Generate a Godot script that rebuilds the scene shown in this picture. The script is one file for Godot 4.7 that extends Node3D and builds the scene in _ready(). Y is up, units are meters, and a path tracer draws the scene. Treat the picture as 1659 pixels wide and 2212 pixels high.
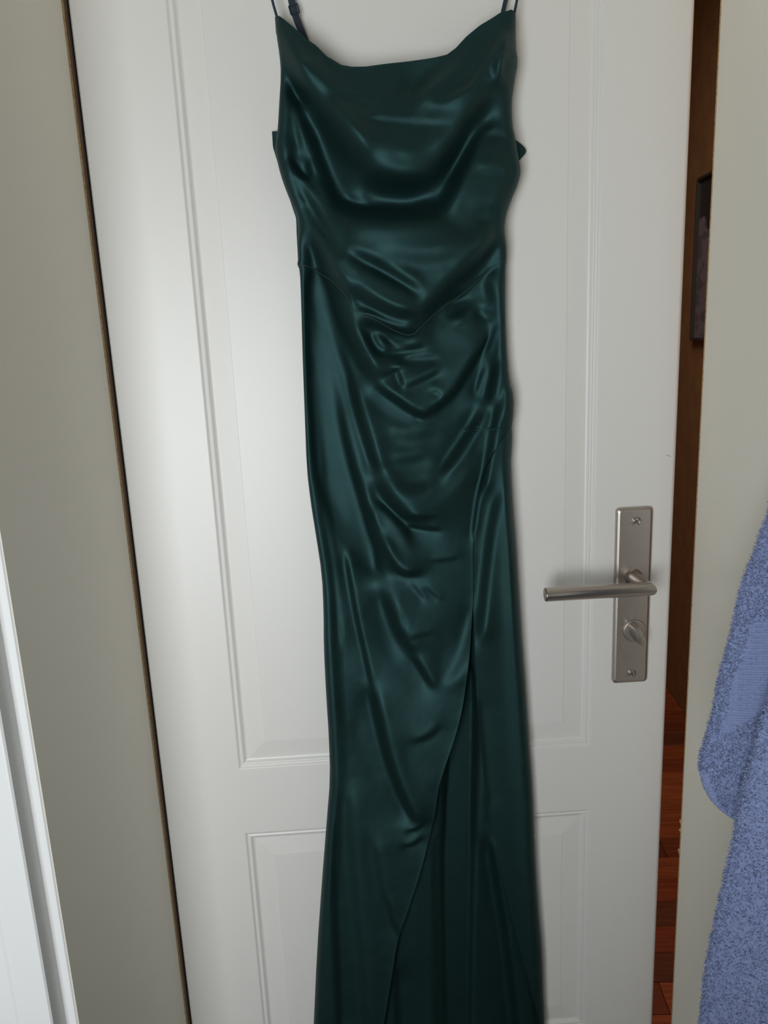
extends Node3D
# A dark green satin dress hanging in front of a white panelled door that stands ajar.
# Metres, y up. The door's hinge line is the y axis; the door is turned open by TURN.

const TURN := 0.087266

# ---- the cloth's relief, in door space: millimetres in, metres out ----
const CELL := 2.5
const MAP_X := 160.0
const MAP_Y := 100.0
const MAP_W := 169
const MAP_H := 689
var relief := PackedFloat32Array()
var crinkle := FastNoiseLite.new()
var M := {}


func _ready():
	# camera
	var cam := Camera3D.new()
	cam.name = "camera"
	cam.position = Vector3(0.38517, 1.40705, 0.98524)
	cam.rotation_degrees = Vector3(-12.9400, 2.7099, -2.5667)
	cam.fov = 67.2846
	cam.near = 0.02
	add_child(cam)
	cam.current = true

	# sky, exposure
	var sky_mat := ProceduralSkyMaterial.new()
	sky_mat.sky_top_color = Color(0.62, 0.72, 0.85)
	sky_mat.sky_horizon_color = Color(0.86, 0.89, 0.92)
	sky_mat.ground_bottom_color = Color(0.30, 0.30, 0.28)
	sky_mat.ground_horizon_color = Color(0.62, 0.63, 0.62)
	sky_mat.sun_angle_max = 0.0
	var sky := Sky.new()
	sky.sky_material = sky_mat
	var env := Environment.new()
	env.background_mode = Environment.BG_SKY
	env.sky = sky
	env.ambient_light_source = Environment.AMBIENT_SOURCE_SKY
	env.tonemap_mode = Environment.TONE_MAPPER_LINEAR
	env.tonemap_exposure = 1.0
	env.sdfgi_enabled = true
	env.ssao_enabled = true
	env.ssil_enabled = true
	var we := WorldEnvironment.new()
	we.name = "world_environment"
	we.environment = env
	add_child(we)

	# daylight: the frosted bathroom window behind the camera, and the window of the hall
	daylight("bathroom_daylight", WIN_AT + Vector3(0, 0, -0.03), Vector3.ZERO, WIN_SIZE, WIN_ENERGY, Color(0.965, 0.985, 1.0))
	daylight("hall_daylight", Vector3(0.60, 2.46, -0.55), Vector3(-PI / 2, 0, 0), Vector2(0.7, 0.7), HALL_ENERGY, Color(1.0, 0.97, 0.92))

	materials()
	build_shell()
	build_door()
	build_jambs()
	build_hall()
	build_dress()
	build_towels()


const WIN_AT := Vector3(0.01, 1.13, 1.58)
const WIN_SIZE := Vector2(0.56, 0.90)
const WIN_ENERGY := 1.82
const HALL_ENERGY := 1.25


func daylight(called, at, turn, size, energy, color):
	var a := AreaLight3D.new()
	a.name = called
	a.position = at
	a.rotation = turn
	a.area_size = size
	a.light_energy = energy
	a.light_color = color
	a.area_range = 12.0
	a.area_attenuation = 2.0
	a.shadow_enabled = true
	add_child(a)


# ---------------------------------------------------------------- helpers
func numbered(called) -> String:
	if not has_node(NodePath(called)):
		return called
	var k := 1
	while has_node(NodePath("%s_%03d" % [called, k])):
		k += 1
	return "%s_%03d" % [called, k]


func thing(called, label, category, kind = "", group = "") -> Node3D:
	var o := Node3D.new()
	o.name = numbered(called)
	add_child(o)
	return tag(o, label, category, kind, group)


func tag(o, label, category, kind = "", group = ""):
	o.set_meta("label", label)
	o.set_meta("category", category)
	if kind:
		o.set_meta("kind", kind)
	if group:
		o.set_meta("group", group)
	return o


func put(called, mesh, material, parent = self) -> MeshInstance3D:
	var o := MeshInstance3D.new()
	o.name = numbered(called) if parent == self else called
	o.mesh = mesh
	o.material_override = material
	o.cast_shadow = GeometryInstance3D.SHADOW_CASTING_SETTING_ON
	parent.add_child(o, true)
	return o


func begin() -> SurfaceTool:
	var st := SurfaceTool.new()
	st.begin(Mesh.PRIMITIVE_TRIANGLES)
	return st


func tri(st, a, b, c, n):
	# a flat face that looks along n, with metre uv on its own plane
	var nn: Vector3 = (c - a).cross(b - a)
	if nn.length() < 1e-12:
		return
	nn = nn.normalized()
	var pts = [a, b, c]
	if nn.dot(n) < 0:
		pts = [a, c, b]
		nn = -nn
	for p in pts:
		st.set_normal(nn)
		st.set_uv(Vector2(p.x + p.z, p.y))
		st.add_vertex(p)


func quad(st, a, b, c, d, n):
	tri(st, a, b, c, n)
	tri(st, a, c, d, n)


func block(st, lo, hi, ch = 0.0):
	# a box from lo to hi with chamfered edges
	var c: Vector3 = (lo + hi) / 2
	var h: Vector3 = (hi - lo) / 2
	ch = minf(ch, minf(h.x, minf(h.y, h.z)) * 0.9)
	var ax = [Vector3(1, 0, 0), Vector3(0, 1, 0), Vector3(0, 0, 1)]
	for i in 3:
		var u: Vector3 = ax[(i + 1) % 3]
		var v: Vector3 = ax[(i + 2) % 3]
		var hu: float = h.dot(u) - ch
		var hv: float = h.dot(v) - ch
		for s in [-1.0, 1.0]:
			var o: Vector3 = c + ax[i] * h.dot(ax[i]) * s
			quad(st, o - u * hu - v * hv, o + u * hu - v * hv, o + u * hu + v * hv, o - u * hu + v * hv, ax[i] * s)
		if ch <= 0.0:
			continue
		for su in [-1.0, 1.0]:
			for sv in [-1.0, 1.0]:
				var e: Vector3 = ax[i] * (h.dot(ax[i]) - ch)
				var p: Vector3 = c + u * su * (hu + ch) + v * sv * hv
				var q: Vector3 = c + u * su * hu + v * sv * (hv + ch)
				quad(st, p - e, p + e, q + e, q - e, u * su + v * sv)
	if ch > 0.0:
		for sx in [-1.0, 1.0]:
			for sy in [-1.0, 1.0]:
				for sz in [-1.0, 1.0]:
					var s := Vector3(sx, sy, sz)
					var k: Vector3 = h - Vector3.ONE * ch
					tri(st, c + Vector3(h.x, k.y, k.z) * s, c + Vector3(k.x, h.y, k.z) * s, c + Vector3(k.x, k.y, h.z) * s, s)


func box_mesh(lo, hi, ch = 0.0) -> ArrayMesh:
	var st := begin()
	block(st, lo, hi, ch)
	return st.commit()


func grid(rows: Array, closed := false) -> ArrayMesh:
	# a smooth sheet through rows of points
	var verts := PackedVector3Array()
	var uvs := PackedVector2Array()
	var index := PackedInt32Array()
	var w: int = rows[0].size()
	for j in rows.size():
		var r: PackedVector3Array = rows[j]
		verts.append_array(r)
		for i in w:
			uvs.append(Vector2(i * 0.002, j * 0.002))
	for j in rows.size() - 1:
		for i in (w if closed else w - 1):
			var a := j * w + i
			var b := j * w + (i + 1) % w
			index.append_array(PackedInt32Array([a, b, a + w, b, b + w, a + w]))
	# normals from the neighbouring points
	var nrm := PackedVector3Array()
	nrm.resize(verts.size())
	for t in range(0, index.size(), 3):
		var n := (verts[index[t + 2]] - verts[index[t]]).cross(verts[index[t + 1]] - verts[index[t]])
		for k in 3:
			nrm[index[t + k]] += n
	for i in nrm.size():
		nrm[i] = nrm[i].normalized() if nrm[i].length() > 1e-20 else Vector3.BACK
	var arr := []
	arr.resize(Mesh.ARRAY_MAX)
	arr[Mesh.ARRAY_VERTEX] = verts
	arr[Mesh.ARRAY_NORMAL] = nrm
	arr[Mesh.ARRAY_TEX_UV] = uvs
	arr[Mesh.ARRAY_INDEX] = index
	var m := ArrayMesh.new()
	m.add_surface_from_arrays(Mesh.PRIMITIVE_TRIANGLES, arr)
	return m


func lathe(profile: Array, seg := 32) -> ArrayMesh:
	# turns (radius, height along z) round the z axis; repeated points make sharp edges
	var rows := []
	for p in profile:
		var r := PackedVector3Array()
		for k in seg:
			var a := TAU * k / seg
			r.append(Vector3(cos(a) * p[0], sin(a) * p[0], p[1]))
		rows.append(r)
	return grid(rows, true)


# ---------------------------------------------------------------- materials
func paint(color, rough, spec = 0.5) -> StandardMaterial3D:
	var m := StandardMaterial3D.new()
	m.albedo_color = color
	m.roughness = rough
	m.metallic_specular = spec
	return m


func noise_tex(freq, octaves, seed_value, lo, hi, normal = false, bump = 1.0, size = 512) -> NoiseTexture2D:
	var n := FastNoiseLite.new()
	n.seed = seed_value
	n.frequency = freq
	n.fractal_octaves = octaves
	var t := NoiseTexture2D.new()
	t.width = size
	t.height = size
	t.seamless = true
	t.noise = n
	if normal:
		t.as_normal_map = true
		t.bump_strength = bump
	else:
		var g := Gradient.new()
		g.set_color(0, lo)
		g.set_color(1, hi)
		t.color_ramp = g
	return t


func triplanar(m, scale):
	m.uv1_triplanar = true
	m.uv1_scale = Vector3.ONE * scale
	return m


func materials():
	var orange_peel := noise_tex(0.03, 3, 4, Color.BLACK, Color.WHITE, true, 1.0)
	M.door = paint(Color(0.885, 0.873, 0.85), 0.44, 0.62)
	M.door.normal_enabled = true
	M.door.normal_texture = orange_peel
	M.door.normal_scale = 0.06
	triplanar(M.door, 3.0)
	M.jamb = paint(Color(0.93, 0.91, 0.855), 0.42)
	M.jamb.normal_enabled = true
	M.jamb.normal_texture = orange_peel
	M.jamb.normal_scale = 0.08
	triplanar(M.jamb, 3.0)
	M.trim = paint(Color(0.845, 0.845, 0.835), 0.42)
	M.raw_wood = paint(Color(0.84, 0.72, 0.54), 0.75)
	M.raw_wood.albedo_texture = noise_tex(0.05, 3, 8, Color(0.75, 0.70, 0.62), Color.WHITE)
	triplanar(M.raw_wood, 6.0)
	M.wall = paint(Color(0.30, 0.295, 0.285), 0.9)
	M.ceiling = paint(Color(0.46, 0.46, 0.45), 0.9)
	M.tile = paint(Color(0.22, 0.22, 0.22), 0.5)
	M.hall_wall = paint(Color(0.60, 0.42, 0.26), 0.85)
	M.hall_wall.albedo_texture = noise_tex(0.02, 4, 3, Color(0.88, 0.86, 0.84), Color.WHITE)
	triplanar(M.hall_wall, 1.0)
	M.gap = paint(Color(0.36, 0.29, 0.23), 0.9)

	# brushed steel
	M.steel = paint(Color(0.72, 0.685, 0.655), 0.46)
	M.steel.metallic = 0.95
	M.steel.roughness_texture = noise_tex(0.05, 3, 12, Color(0.75, 0.75, 0.75), Color(1, 1, 1))
	triplanar(M.steel, 8.0)
	M.steel_fine = M.steel.duplicate()
	M.steel_fine.roughness = 0.27
	M.steel_dark = paint(Color(0.30, 0.29, 0.28), 0.5)
	M.steel_dark.metallic = 0.9

	# satin
	M.satin = paint(SATIN, 0.62)
	M.satin.metallic = 0.96
	M.satin.metallic_specular = 0.5
	M.satin.cull_mode = BaseMaterial3D.CULL_DISABLED
	M.satin.albedo_texture = noise_tex(0.008, 3, 21, Color(0.93, 0.95, 0.96), Color(1, 1, 1))
	M.satin.normal_enabled = true
	M.satin.normal_texture = noise_tex(0.02, 4, 31, Color.BLACK, Color.WHITE, true, 2.0)
	M.satin.normal_scale = 0.05
	triplanar(M.satin, 7.0)
	M.thread = paint(Color(0.22, 0.27, 0.27), 0.8)
	M.strap = paint(Color(0.105, 0.165, 0.22), 0.5)

	# terry
	M.terry = paint(Color(0.60, 0.645, 0.785), 0.95, 0.2)
	M.terry.albedo_texture = noise_tex(0.06, 3, 41, Color(0.78, 0.80, 0.86), Color(1, 1, 1))
	M.terry.rim_enabled = true
	M.terry.rim = 0.3
	M.terry.rim_tint = 0.6
	M.terry.cull_mode = BaseMaterial3D.CULL_DISABLED
	triplanar(M.terry, 8.0)
	M.loop = paint(Color(0.61, 0.655, 0.795), 0.95, 0.2)
	M.loop.vertex_color_use_as_albedo = true
	M.loop.cull_mode = BaseMaterial3D.CULL_DISABLED

	# hall floor: five tones of red-brown hardwood
	M.plank = []
	for k in 5:
		var m := paint([Color(0.66, 0.33, 0.19), Color(0.58, 0.27, 0.16), Color(0.45, 0.24, 0.16), Color(0.70, 0.36, 0.20), Color(0.52, 0.25, 0.15)][k], 0.38)
		m.albedo_texture = noise_tex(0.015, 4, 60 + k, Color(0.72, 0.68, 0.64), Color(1, 1, 1))
		m.uv1_triplanar = true
		m.uv1_scale = Vector3(0.8, 6.0, 9.0)
		M.plank.append(m)
	M.frame_dark = paint(Color(0.24, 0.215, 0.20), 0.4)
	M.glow = paint(Color(0.9, 0.92, 0.93), 0.4)
	M.glow.emission_enabled = true
	M.glow.emission = Color(0.95, 0.98, 1.0)
	M.glow.emission_energy_multiplier = 0.9


const SATIN := Color(0.185, 0.288, 0.288)


# ---------------------------------------------------------------- the room
func structure(called, label, category, mesh, material):
	return tag(put(called, mesh, material), label, category, "structure")


func build_shell():
	# bathroom: x from -0.95 to 0.752, z from the door wall to 1.9
	structure("floor", "dark grey bathroom floor in front of the door", "floor", box_mesh(Vector3(-1.1, -0.1, -0.035), Vector3(1.0, 0, 2.1)), M.tile)
	structure("ceiling", "white bathroom ceiling", "ceiling", box_mesh(Vector3(-1.1, 2.5, -0.035), Vector3(1.0, 2.6, 2.1)), M.ceiling)
	structure("wall_right", "painted wall to the right of the towel", "wall", box_mesh(Vector3(0.752, 0, 0.55), Vector3(0.9, 2.5, 2.0)), M.wall)
	structure("wall_left", "painted bathroom wall on the left", "wall", box_mesh(Vector3(-1.1, 0, 0.30), Vector3(-0.95, 2.5, 2.0)), M.wall)
	# the door wall: the thick pier left of the door and the lintel above it
	structure("wall_front", "white wall pier on the left of the door", "wall", box_mesh(Vector3(-1.1, 0, -0.035), Vector3(-0.045, 2.5, 0.300)), M.jamb)
	structure("wall_above", "white lintel above the door", "wall", box_mesh(Vector3(-0.045, 2.04, -0.035), Vector3(0.9, 2.5, 0.300)), M.jamb)
	# back wall, with the window opening
	var st := begin()
	var l := WIN_AT.x - WIN_SIZE.x / 2
	var r := WIN_AT.x + WIN_SIZE.x / 2
	var b := WIN_AT.y - WIN_SIZE.y / 2
	var t := WIN_AT.y + WIN_SIZE.y / 2
	var z0 := WIN_AT.z + 0.0
	var z1 := WIN_AT.z + 0.2
	block(st, Vector3(-1.1, 0, z0), Vector3(l, 2.5, z1))
	block(st, Vector3(r, 0, z0), Vector3(0.9, 2.5, z1))
	block(st, Vector3(l, 0, z0), Vector3(r, b, z1))
	block(st, Vector3(l, t, z0), Vector3(r, 2.5, z1))
	structure("wall_back", "bathroom wall with the window, behind the camera", "wall", st.commit(), M.wall)
	# the washbasin cabinet behind the camera, which shades the lower right of the door
	var cab := thing("washbasin_cabinet", "low washbasin cabinet on the right behind the camera", "cabinet")
	cab.position = Vector3(0.47, 0, 1.27)
	put("cabinet_body", box_mesh(Vector3(-0.28, 0.10, -0.17), Vector3(0.27, 0.84, 0.20), 0.003), M.wall, cab)
	put("plinth", box_mesh(Vector3(-0.25, 0.0, -0.14), Vector3(0.25, 0.10, 0.20)), M.tile, cab)
	for s in [-0.27, 0.0]:
		var leaf := put("cabinet_door", box_mesh(Vector3(s, 0.12, -0.19), Vector3(s + 0.262, 0.82, -0.171), 0.003), M.wall, cab)
		put("knob", box_mesh(Vector3(s + 0.12, 0.70, -0.21), Vector3(s + 0.145, 0.72, -0.19), 0.003), M.steel, leaf)
	put("basin_top", box_mesh(Vector3(-0.285, 0.84, -0.20), Vector3(0.275, 0.95, 0.20), 0.012), M.trim, cab)
	var w := thing("window_1", "frosted bathroom window behind the camera", "window", "structure")
	put("pane", box_mesh(Vector3(l, b, z0 + 0.02), Vector3(r, t, z0 + 0.03)), M.glow, w)
	var f := begin()
	for s in [l, r - 0.03]:
		block(f, Vector3(s, b, z0 + 0.005), Vector3(s + 0.03, t, z0 + 0.05), 0.003)
	for s in [b, t - 0.03]:
		block(f, Vector3(l, s, z0 + 0.005), Vector3(r, s + 0.03, z0 + 0.05), 0.003)
	put("window_frame", f.commit(), M.trim, w)


func build_jambs():
	# left: a deep grey-white lining, its raw edge at the door, and the white casing on its front
	var a := thing("trim_1", "deep plain cream lining board left of the door, lying in shade", "door jamb", "structure")
	put("lining", box_mesh(Vector3(-0.044, 0, 0.0100), Vector3(-0.004, 2.04, 0.3084), 0.0012), M.jamb, a)
	put("raw_edge", box_mesh(Vector3(-0.044, 0, 0.0030), Vector3(-0.0042, 2.04, 0.0100), 0.0006), M.raw_wood, a)
	put("rebate", box_mesh(Vector3(-0.044, 0, -0.045), Vector3(-0.0022, 2.04, 0.0030)), M.gap, a)
	var c := thing("trim_2", "bright white grooved casing at the lower left corner", "door casing", "structure")
	# a moulded board: flat band, deep groove, broad band, small step
	var prof := [Vector2(-0.0048, 0.3080), Vector2(-0.0060, 0.3094), Vector2(-0.0166, 0.3094), Vector2(-0.0168, 0.3330), Vector2(-0.0184, 0.3350), Vector2(-0.0205, 0.3354), Vector2(-0.0515, 0.3354), Vector2(-0.0540, 0.3366), Vector2(-0.0620, 0.3372), Vector2(-0.0940, 0.3372), Vector2(-0.0970, 0.3340), Vector2(-0.0970, 0.2990)]
	var st := begin()
	for k in prof.size() - 1:
		var p: Vector2 = prof[k]
		var q: Vector2 = prof[k + 1]
		var d := q - p
		quad(st, Vector3(p.x, 0, p.y), Vector3(q.x, 0, q.y), Vector3(q.x, 2.12, q.y), Vector3(p.x, 2.12, p.y), Vector3(d.y, 0, -d.x))
	for e in [[0.0, Vector3.DOWN], [2.12, Vector3.UP]]:
		for k in prof.size() - 2:
			tri(st, Vector3(-0.05, e[0], 0.299), Vector3(prof[k].x, e[0], prof[k].y), Vector3(prof[k + 1].x, e[0], prof[k + 1].y), e[1])
	put("casing_board", st.commit(), M.trim, c)
	# right: a plain lining whose far edge shows a pale strip and a few splinters
	var r := thing("trim_3", "plain grey-white lining board right of the door, behind the blue towel", "door jamb", "structure")
	put("lining", box_mesh(Vector3(0.7522, 0, -0.024), Vector3(0.90, 2.04, 0.55), 0.0010), M.jamb, r)
	put("raw_edge", box_mesh(Vector3(0.7530, 0, -0.030), Vector3(0.90, 2.04, -0.024), 0.0006), M.raw_wood, r)
	for s in [[0.690, 0.007], [0.676, 0.005], [0.640, 0.008]]:
		var sp := begin()
		var y: float = s[0]
		var hgt: float = s[1]
		var p0 := Vector3(0.7535, y - hgt, -0.028)
		var p1 := Vector3(0.7535, y + hgt, -0.028)
		var p2 := Vector3(0.7535, y, -0.024)
		var tip := Vector3(0.7498, y + hgt * 0.9, -0.027)
		tri(sp, p0, p1, tip, Vector3(0, 0, -1))
		tri(sp, p1, p2, tip, Vector3(0, 1, 1))
		tri(sp, p0, p2, tip, Vector3(-1, -1, 1))
		put("splinter", sp.commit(), M.raw_wood, r)


# ---------------------------------------------------------------- the door
const DW := 0.74
const DH := 2.02


func ring(st, x0, y0, x1, y1, z0, d0, z1, d1):
	# four mitred faces from one inset of a rectangle to the next
	var a := [Vector3(x0 + d0, y0 + d0, z0), Vector3(x1 - d0, y0 + d0, z0), Vector3(x1 - d0, y1 - d0, z0), Vector3(x0 + d0, y1 - d0, z0)]
	var b := [Vector3(x0 + d1, y0 + d1, z1), Vector3(x1 - d1, y0 + d1, z1), Vector3(x1 - d1, y1 - d1, z1), Vector3(x0 + d1, y1 - d1, z1)]
	for k in 4:
		quad(st, a[k], a[(k + 1) % 4], b[(k + 1) % 4], b[k], Vector3(0, 0, 1) + (Vector3((x0 + x1) / 2, (y0 + y1) / 2, 0) - a[k]) * 0.0)


func door_panel(parent, x0, y0, x1, y1, label):
	var st := begin()
	# moulding: rounded edge, cove, bead, quirk, then the sloping margin of the raised field
	var prof := [[0.0, 0.0], [0.0008, -0.0002], [0.0020, -0.0012], [0.0036, -0.0024], [0.0050, -0.0027], [0.0060, -0.0021], [0.0070, -0.0018], [0.0082, -0.0021], [0.0096, -0.0034], [0.0114, -0.0050], [0.0130, -0.0057], [0.0142, -0.0058], [0.0405, -0.0026], [0.0412, -0.0016]]
	for k in prof.size() - 1:
		ring(st, x0, y0, x1, y1, prof[k][1], prof[k][0], prof[k + 1][1], prof[k + 1][0])
	var d: float = prof[-1][0]
	var z: float = prof[-1][1]
	quad(st, Vector3(x0 + d, y0 + d, z), Vector3(x1 - d, y0 + d, z), Vector3(x1 - d, y1 - d, z), Vector3(x0 + d, y1 - d, z), Vector3.BACK)
	var p := put("panel", st.commit(), M.door, parent)
	p.set_meta("label", label)


func build_door():
	var door := thing("door_1", "white panelled door standing ajar behind the green dress", "door", "structure")
	door.rotation.y = TURN
	var px0 := 0.1106
	var px1 := 0.6282
	var up0 := 0.8022
	var up1 := 1.905
	var lo0 := 0.300
	var lo1 := 0.6976
	# stiles and rails
	var st := begin()
	var e := 0.0016
	var xs := [e, px0, px1, DW - 0.006]
	var ys := [0.008, lo0, lo1, up0, up1, DH]
	for i in 3:
		for j in 5:
			if i == 1 and (j == 1 or j == 3):
				continue
			quad(st, Vector3(xs[i], ys[j], 0), Vector3(xs[i + 1], ys[j], 0), Vector3(xs[i + 1], ys[j + 1], 0), Vector3(xs[i], ys[j + 1], 0), Vector3.BACK)
	# eased long edges, sides, back
	quad(st, Vector3(0, 0.008, -e), Vector3(e, 0.008, 0), Vector3(e, DH, 0), Vector3(0, DH, -e), Vector3(-1, 0, 1))
	quad(st, Vector3(0, 0.008, -e), Vector3(0, 0.008, -0.040), Vector3(0, DH, -0.040), Vector3(0, DH, -e), Vector3.LEFT)
	var edge := [Vector2(0.006, 0), Vector2(0.0045, -0.0003), Vector2(0.0028, -0.0011), Vector2(0.0014, -0.0024), Vector2(0.0004, -0.0042), Vector2(0, -0.0062), Vector2(0, -0.040)]
	for k in edge.size() - 1:
		var p: Vector2 = edge[k]
		var q: Vector2 = edge[k + 1]
		quad(st, Vector3(DW - p.x, 0.008, p.y), Vector3(DW - q.x, 0.008, q.y), Vector3(DW - q.x, DH, q.y), Vector3(DW - p.x, DH, p.y), Vector3(1, 0, 0.5))
	quad(st, Vector3(0, 0.008, -0.04), Vector3(DW, 0.008, -0.04), Vector3(DW, DH, -0.04), Vector3(0, DH, -0.04), Vector3.FORWARD)
	quad(st, Vector3(0, DH, -0.04), Vector3(DW, DH, -0.04), Vector3(DW, DH, 0), Vector3(0, DH, 0), Vector3.UP)
	quad(st, Vector3(0, 0.008, -0.04), Vector3(DW, 0.008, -0.04), Vector3(DW, 0.008, 0), Vector3(0, 0.008, 0), Vector3.DOWN)
	put("door_frame", st.commit(), M.door, door)
	door_panel(door, px0, up0, px1, up1, "tall upper panel with raised field")
	door_panel(door, px0, lo0, px1, lo1, "lower panel with raised field")
	# a short hairline scratch on the lock stile
	var sc := begin()
	block(sc, Vector3(-0.0030, -0.00022, 0), Vector3(0.0030, 0.00022, 0.0004), 0.0001)
	var scratch := put("scratch", sc.commit(), M.steel_dark, door)
	scratch.position = Vector3(0.7285, 1.2306, 0)
	scratch.rotation.z = -0.40
	# latch plate in the door's edge
	var lp := put("latch_plate", box_mesh(Vector3(DW - 0.0006, 1.03, -0.030), Vector3(DW + 0.0010, 1.118, -0.008), 0.0004), M.steel, door)
	lp.set_meta("label", "narrow steel latch plate in the door edge")

	# long backplate with rounded corners and eased edge
	var hx := 0.6815
	var hy := 1.0330
	var outline := func(w: float, h: float, r: float, z: float) -> PackedVector3Array:
		var out := PackedVector3Array()
		for q in 4:
			var cx: float = (w - r) * [1, -1, -1, 1][q]
			var cy: float = (h - r) * [1, 1, -1, -1][q]
			for k in 7:
				var an: float = (q + k / 6.0) * PI / 2
				out.append(Vector3(cx + cos(an) * r, cy + sin(an) * r, z))
		return out
	var rows := []
	for s in [[0.0250, 0.1292, 0.0050, 0.0], [0.0250, 0.1292, 0.0050, 0.0058], [0.0247, 0.1289, 0.0048, 0.0066], [0.0238, 0.1280, 0.0044, 0.0072], [0.0216, 0.1258, 0.0034, 0.0085], [0.0206, 0.1248, 0.0030, 0.0086], [0.0, 0.0, 0.0, 0.0086]]:
		rows.append(outline.call(s[0], s[1], s[2], s[3]))
	var handle := put("door_handle", grid(rows, true), M.steel, door)
	handle.set_meta("label", "brushed steel backplate with lever and thumb turn")
	handle.position = Vector3(hx, hy, 0)
	# lever: round neck out of the plate, mitred into the round grip
	build_lever(handle)
	# thumb turn: domed rose with a flat winged knob across it
	var rose := put("rose", lathe([[0.0165, 0.0080], [0.0165, 0.0098], [0.0150, 0.0112], [0.0, 0.0114]]), M.steel, handle)
	rose.position = Vector3(0.0035, -0.0490, 0)
	var knob := begin()
	var kw := 0.0080
	var kh := 0.0150
	var sec := []
	for k in 13:
		var an := -PI / 2 + PI * k / 12
		sec.append(Vector2(cos(an) * 0.0042 + kw - 0.0042, sin(an) * kh))
	var ring0 := PackedVector3Array()
	var ring1 := PackedVector3Array()
	for s in [1.0, -1.0]:
		for k in 13:
			var p: Vector2 = sec[k] if s > 0 else sec[12 - k]
			ring0.append(Vector3(p.x * s, p.y, 0.010))
			ring1.append(Vector3(p.x * s * 0.62, p.y * 0.96, 0.0330))
	var n := ring0.size()
	for k in n:
		var k2 := (k + 1) % n
		quad(knob, ring0[k], ring0[k2], ring1[k2], ring1[k], Vector3(ring0[k].x * 3, ring0[k].y, 0))
		tri(knob, ring1[k], ring1[k2], Vector3(0, 0, 0.0345), Vector3.BACK)
	var kn := put("thumb_turn", knob.commit(), M.steel, handle)
	kn.position = Vector3(0.0035, -0.0490, 0)
	kn.rotation.z = 0.42
	# two countersunk screws
	for y in [0.1105, -0.1145]:
		var s := put("screw", lathe([[0.0068, 0.0085], [0.0066, 0.0091], [0.0060, 0.0093], [0.0046, 0.0087], [0.0044, 0.0087], [0.0043, 0.0092], [0.0036, 0.0094], [0.0, 0.0094]], 24), M.steel_fine, handle)
		s.position = Vector3(0.0018, y, 0.0)
		var slot := begin()
		for a in [0.6, 0.6 + PI / 2]:
			var dx := Vector3(cos(a), sin(a), 0)
			var dy := Vector3(-sin(a), cos(a), 0) * 0.0005
			quad(slot, dx * 0.003 - dy + Vector3(0, 0, 0.00946), dx * 0.003 + dy + Vector3(0, 0, 0.00946), -dx * 0.003 + dy + Vector3(0, 0, 0.00946), -dx * 0.003 - dy + Vector3(0, 0, 0.00946), Vector3.BACK)
		var sm := slot.commit()
		s.mesh = joined(s.mesh, sm, M.steel_fine, M.steel_dark)
		s.material_override = null


func build_lever(handle):
	var r := 0.0094
	var y := 0.0300
	var out := 0.058
	var start := Vector3(0.0005, y, 0.006)
	var corner := Vector3(0.0005, y, out)
	var reach := 0.138
	var rows := []
	# collar flaring out of the plate, straight neck
	for s in [[0.0126, 0.0086], [0.0118, 0.0094], [0.0106, 0.0110], [0.0098, 0.0135], [r, 0.0170]]:
		rows.append(circle(Vector3(start.x, y, s[1]), Vector3.RIGHT, Vector3.UP, s[0]))
	# mitre: the ellipse in the plane that halves the corner
	var mitre := PackedVector3Array()
	for k in 32:
		var a := TAU * k / 32
		mitre.append(corner + Vector3(cos(a) * r, sin(a) * r, cos(a) * r))
	rows.append(mitre)
	var rows2 := [mitre]
	for s in [[0.02, r], [0.06, r], [0.10, r], [reach - 0.0015, r], [reach - 0.0005, r * 0.96], [reach, r * 0.86]]:
		var c := PackedVector3Array()
		for k in 32:
			var a := TAU * k / 32
			c.append(corner + Vector3(-s[0], sin(a) * s[1], cos(a) * s[1]))
		rows2.append(c)
	var tip := PackedVector3Array()
	for k in 32:
		tip.append(corner + Vector3(-reach, 0, 0))
	rows2.append(rows2[-1])
	rows2.append(tip)
	var st := begin()
	st.append_from(grid(rows, true), 0, Transform3D.IDENTITY)
	st.append_from(grid(rows2, true), 0, Transform3D.IDENTITY)
	var lever := put("lever", st.commit(), M.steel_fine, handle)
	lever.set_meta("label", "round brushed steel lever pointing left")


func joined(a: Mesh, b: Mesh, ma, mb) -> ArrayMesh:
	# one mesh of two surfaces
	var m := ArrayMesh.new()
	m.add_surface_from_arrays(Mesh.PRIMITIVE_TRIANGLES, a.surface_get_arrays(0))
	m.add_surface_from_arrays(Mesh.PRIMITIVE_TRIANGLES, b.surface_get_arrays(0))
	m.surface_set_material(0, ma)
	m.surface_set_material(1, mb)
	return m


func circle(at, u, v, r, n = 32) -> PackedVector3Array:
	var c := PackedVector3Array()
	for k in n:
		var a: float = TAU * k / n
		c.append(at + u * cos(a) * r + v * sin(a) * r)
	return c


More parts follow.
